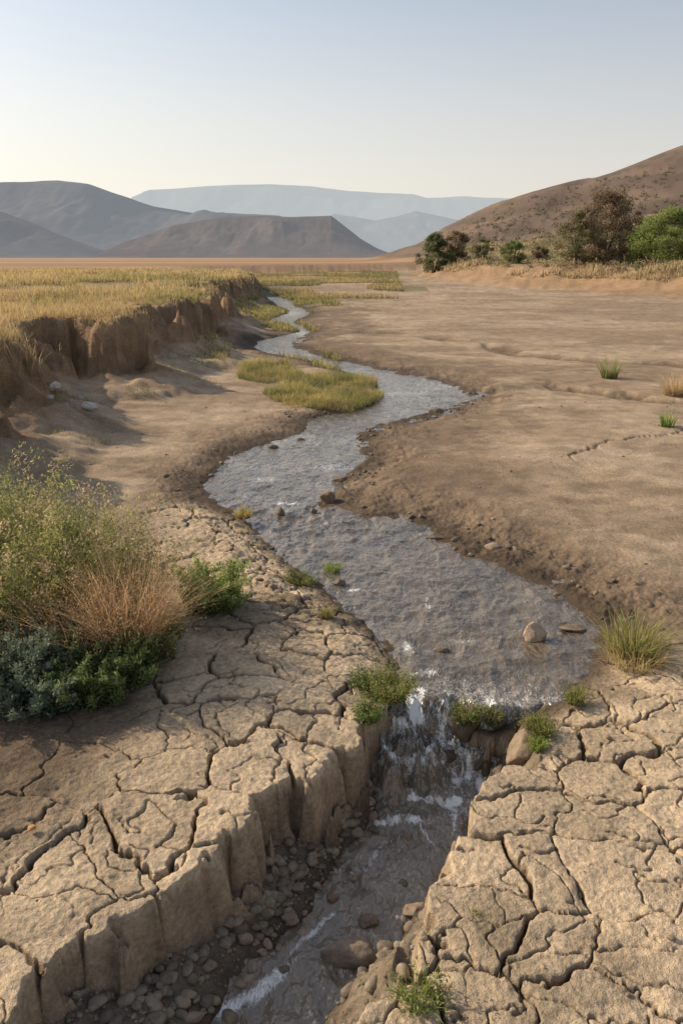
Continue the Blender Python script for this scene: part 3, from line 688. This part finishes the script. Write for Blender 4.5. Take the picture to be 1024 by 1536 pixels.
n=900; y=rng.uniform(140,300,n); x=y*rng.uniform(.12,.55,n); zc=gz(x,y)
for i in range(n):
    w=rng.uniform(.25,.8); q=26
    d=rng.normal(0,.5,(q,3))*w
    leaves(acc,np.array([x[i],y[i],zc[i]+w*.2])+d,.6*w,.45*w,vary((.12,.10,.06),q,.4))
acc.build("hillside_scrub",M_leaf)
print("trees",time.time()-T0)

# ------------------------------------------------------------------ stones
def ico(sub):
    bm=bmesh.new(); bmesh.ops.create_icosphere(bm,subdivisions=sub,radius=1)
    v=np.array([x.co[:] for x in bm.verts]); f=np.array([[a.index for a in p.verts] for p in bm.faces]); bm.free(); return v,f
I2,IF2=ico(2); I4,IF4=ico(4)
def facet(v,seed,k=9,cut=.72):
    r=np.random.default_rng(seed); v=v.copy()
    for i in range(k):
        d=r.normal(size=3); d/=np.linalg.norm(d); c=cut*r.uniform(.85,1.15)
        s=v@d; over=np.clip(s-c,0,None); v-=over[:,None]*d[None,:]*.9
    return v
shapes=[facet(I2,s) for s in range(12)]
def stones(name,P,S,cols,flat=.65,emb=.25):
    V=[];Fs=[];C=[];n0=0
    for i in range(len(P)):
        v=shapes[rng.integers(0,12)]*np.array([rng.uniform(.8,1.3),rng.uniform(.7,1.1),flat*rng.uniform(.7,1.2)])*S[i]
        a=rng.uniform(0,6.28); c,s=math.cos(a),math.sin(a); t=rng.normal(0,.25)
        R3=np.array([[c,-s,0],[s,c,0],[0,0,1]])@np.array([[1,0,0],[0,math.cos(t),-math.sin(t)],[0,math.sin(t),math.cos(t)]])
        v=v@R3.T+P[i]+np.array([0,0,S[i]*flat*(.6-emb)])
        V.append(v);Fs.append(IF2+n0);C.append(np.tile(cols[i],(len(v),1)));n0+=len(v)
    return make_mesh(name,np.vstack(V),np.vstack(Fs),np.vstack(C),M_stone,False)
n=18000; x=rng.uniform(-1.7,.9,n); y=rng.uniform(1.0,4.3,n)
z,_,du,dt,db,wl=terrain(x,y); dl=sdf(x,y,WLO)
k=(wl<.10)&(dl>-.25)&((x<(y-3)*.3)|(rng.uniform(0,1,n)<.25))&(y<4.05)
k&=(rng.uniform(0,1,n)<np.where(dl<-.06,.06,np.where(dl<.03,.45,.9)))
P=np.stack([x,y,np.maximum(z,ZL-.015)],1)[k]; n=len(P); print("rubble",n)
S=.006+.036*rng.uniform(0,1,n)**3.4
stones("river_gravel",P,S,vary((.24,.19,.13),n,.4,.12))
n=7500; x=rng.uniform(-3,4,n); y=rng.uniform(4.7,16,n); z,_,du,dt,db,wl=terrain(x,y)
k=(du>-.10)&(du<.5)&(fbm(x*1.4,y*1.4,3,500)>.50)
P=np.stack([x,y,z],1)[k]; n=len(P)
stones("bank_clods",P,.006+.036*rng.uniform(0,1,n)**4,vary((.18,.132,.088),n,.35,.12))
n=900; x=rng.uniform(-5,6,n); y=rng.uniform(2,20,n); z,_,du,dt,db,wl=terrain(x,y); k=(du>.1)&(wl>.9)
P=np.stack([x,y,z],1)[k]; n=len(P)
stones("loose_pebbles",P,.005+.018*rng.uniform(0,1,n)**3,vary((.30,.22,.15),n,.3,.15))
def rock(name,u,v,zr,size,sc=(1,.8,.6),col=(.26,.19,.13),seed=0,sink=.3,rot=0):
    cx,cy=gp(u,v,zr); vv=facet(I4,seed+50,11,.7)
    nz=fbm(vv[:,0]*2+seed,vv[:,1]*2+vv[:,2]*1.7,5,seed)-.5
    vv=vv*(1+.28*nz[:,None])
    vv=vv*np.array(sc)*size; c,s=math.cos(rot),math.sin(rot); vv=vv@np.array([[c,-s,0],[s,c,0],[0,0,1]]).T
    vv+=np.array([cx,cy,zr+size*sc[2]*(1-2*sink)])
    return make_mesh(name,vv,IF4,np.tile(np.array(col),(len(vv),1))*(.8+.4*fbm(vv[:,0]*20,vv[:,1]*20,3,seed))[:,None],M_stone,True)
rock("rock",528,1440,ZL,.125,(1.1,.65,.5),(.24,.185,.135),1,.25)
rock("rock",497,1350,ZL,.040,col=(.2,.12,.08),seed=2)
rock("rock",553,1385,ZL,.050,col=(.20,.145,.10),seed=3)
rock("rock",625,1372,ZL,.06,(1.2,.8,.6),seed=4)
rock("rock",492,1255,-.40,.05,seed=5); rock("rock",510,1235,-.40,.05,seed=6); rock("rock",545,1262,ZL,.035,seed=7)
rock("rock",160,1525,-.38,.06,seed=8); rock("rock",340,1385,-.38,.055,seed=9); rock("rock",400,1320,-.38,.045,seed=10); rock("rock",435,1380,-.42,.05,seed=19)
rock("rock",800,958,ZU,.095,(.95,.7,.85),(.45,.33,.225),11,.22); rock("rock",858,945,ZU,.08,(1.3,.7,.35),(.2,.15,.10),12)
rock("rock",492,752,ZU,.12,(1,.8,.8),(.2,.14,.09),13); rock("rock",420,772,ZU,.08,(.8,.7,.8),(.17,.12,.085),14); rock("rock",512,722,ZU,.11,(1.2,.8,.4),(.16,.115,.08),15)
rock("rock",740,826,ZU,.09,seed=16,col=(.30,.22,.15)); rock("rock",410,672,ZU,.09,(1.1,.7,.4),(.16,.12,.08),17); rock("rock",450,660,ZU,.08,(1.1,.7,.3),(.16,.12,.08),18)
rock("rock",508,876,ZU,.06,seed=21,col=(.18,.14,.10)); rock("rock",655,808,ZU,.08,(1.4,.7,.4),(.15,.11,.075),31); rock("rock",655,618,ZU,.12,(1.3,.8,.4),(.16,.12,.08),32)
rock("rock",470,768,ZU,.05,seed=33,col=(.17,.12,.085)); rock("rock",660,975,ZU,.05,(1.2,.8,.3),(.17,.13,.09),34)
rock("fall_rock",700,1092,-.22,.115,(.85,.8,1.25),(.15,.115,.075),23,.34)
rock("fall_rock",742,1085,-.20,.085,(.9,.8,.9),(.15,.115,.075),24,.3)
rock("fall_rock",672,1140,-.38,.065,(1,.8,.8),(.11,.085,.06),35,.3)
rock("fall_rock",722,1150,-.40,.07,(.9,.9,.9),(.14,.105,.07),36,.3)
rock("fall_rock",795,1140,-.22,.15,(1.1,.8,.9),(.26,.19,.125),25,.3,.6)
rock("fall_rock",752,1180,-.36,.10,(.7,1,.9),(.24,.17,.11),26,.3,.3)
rock("fall_rock",650,1095,-.30,.05,(.8,.8,.9),(.10,.08,.055),27,.3)
rock("fall_rock",592,1150,-.40,.055,(.8,.9,.9),(.13,.10,.07),28,.3)
tuft("grass_tuft",698,1078,.10,.14,340,(.18,.20,.065),leafy=1000,zref=-.12,lift=-.13)
tuft("grass_tuft",738,1072,.07,.12,200,(.15,.16,.065),leafy=600,zref=-.1,lift=-.14)
for i,(u,v,s) in enumerate([(72,600,.10),(84,580,.08),(135,614,.13),(98,610,.08),(240,590,.10),(120,600,.07)]):
    cx,cy=gp(u,v,.15)
    rock("pale_stone",u,v,float(gz(cx,cy)[0]),s,(1,.8,.7),(.46,.42,.37),60+i,.3)
rock("orange_stone",48,1243,0.02,.022,col=(.55,.3,.12),seed=70)

# ------------------------------------------------------------------ light and sky
AZ=math.radians(66); EL=math.radians(29)
sd_=Vector((-math.sin(AZ)*math.cos(EL),math.cos(AZ)*math.cos(EL),math.sin(EL)))
sl=bpy.data.lights.new("sun",'SUN'); sl.energy=5.0; sl.angle=math.radians(.6); sl.color=(1,.83,.61)
so=bpy.data.objects.new("sun",sl); scene.collection.objects.link(so); so.rotation_euler=sd_.to_track_quat('Z','Y').to_euler(); so.location=(-20,10,20)
w=bpy.data.worlds.new("World"); scene.world=w; w.use_nodes=True; nt=w.node_tree; bg=nt.nodes['Background']; L=nt.links
sk=nt.nodes.new('ShaderNodeTexSky'); sk.sky_type='NISHITA'; sk.sun_disc=False
sk.sun_elevation=EL; sk.sun_rotation=-AZ; sk.air_density=1.0; sk.dust_density=2.0; sk.ozone_density=1.5; sk.altitude=0
tc=nt.nodes.new('ShaderNodeTexCoord'); sx=nt.nodes.new('ShaderNodeSeparateXYZ'); L.new(tc.outputs['Generated'],sx.inputs[0])
mr=nt.nodes.new('ShaderNodeMapRange'); mr.interpolation_type='SMOOTHSTEP'; mr.inputs[1].default_value=-.10; mr.inputs[2].default_value=.40; mr.inputs[3].default_value=1.0; mr.inputs[4].default_value=.15
L.new(sx.outputs['Z'],mr.inputs[0])
mz=nt.nodes.new('ShaderNodeMapRange'); mz.inputs[1].default_value=-.45; mz.inputs[2].default_value=.5; L.new(sx.outputs['X'],mz.inputs[0])
hz=nt.nodes.new('ShaderNodeMix'); hz.data_type='RGBA'; L.new(mz.outputs[0],hz.inputs[0]); hz.inputs[6].default_value=(7.4,6.95,6.1,1); hz.inputs[7].default_value=(5.5,5.05,4.6,1)
mx=nt.nodes.new('ShaderNodeMix'); mx.data_type='RGBA'; L.new(mr.outputs[0],mx.inputs[0]); L.new(sk.outputs[0],mx.inputs[6]); L.new(hz.outputs[2],mx.inputs[7])
L.new(mx.outputs[2],bg.inputs[0]); bg.inputs[1].default_value=.145
scene.view_settings.view_transform='Standard'; scene.view_settings.look='None'; scene.view_settings.exposure=0
print("done",time.time()-T0)
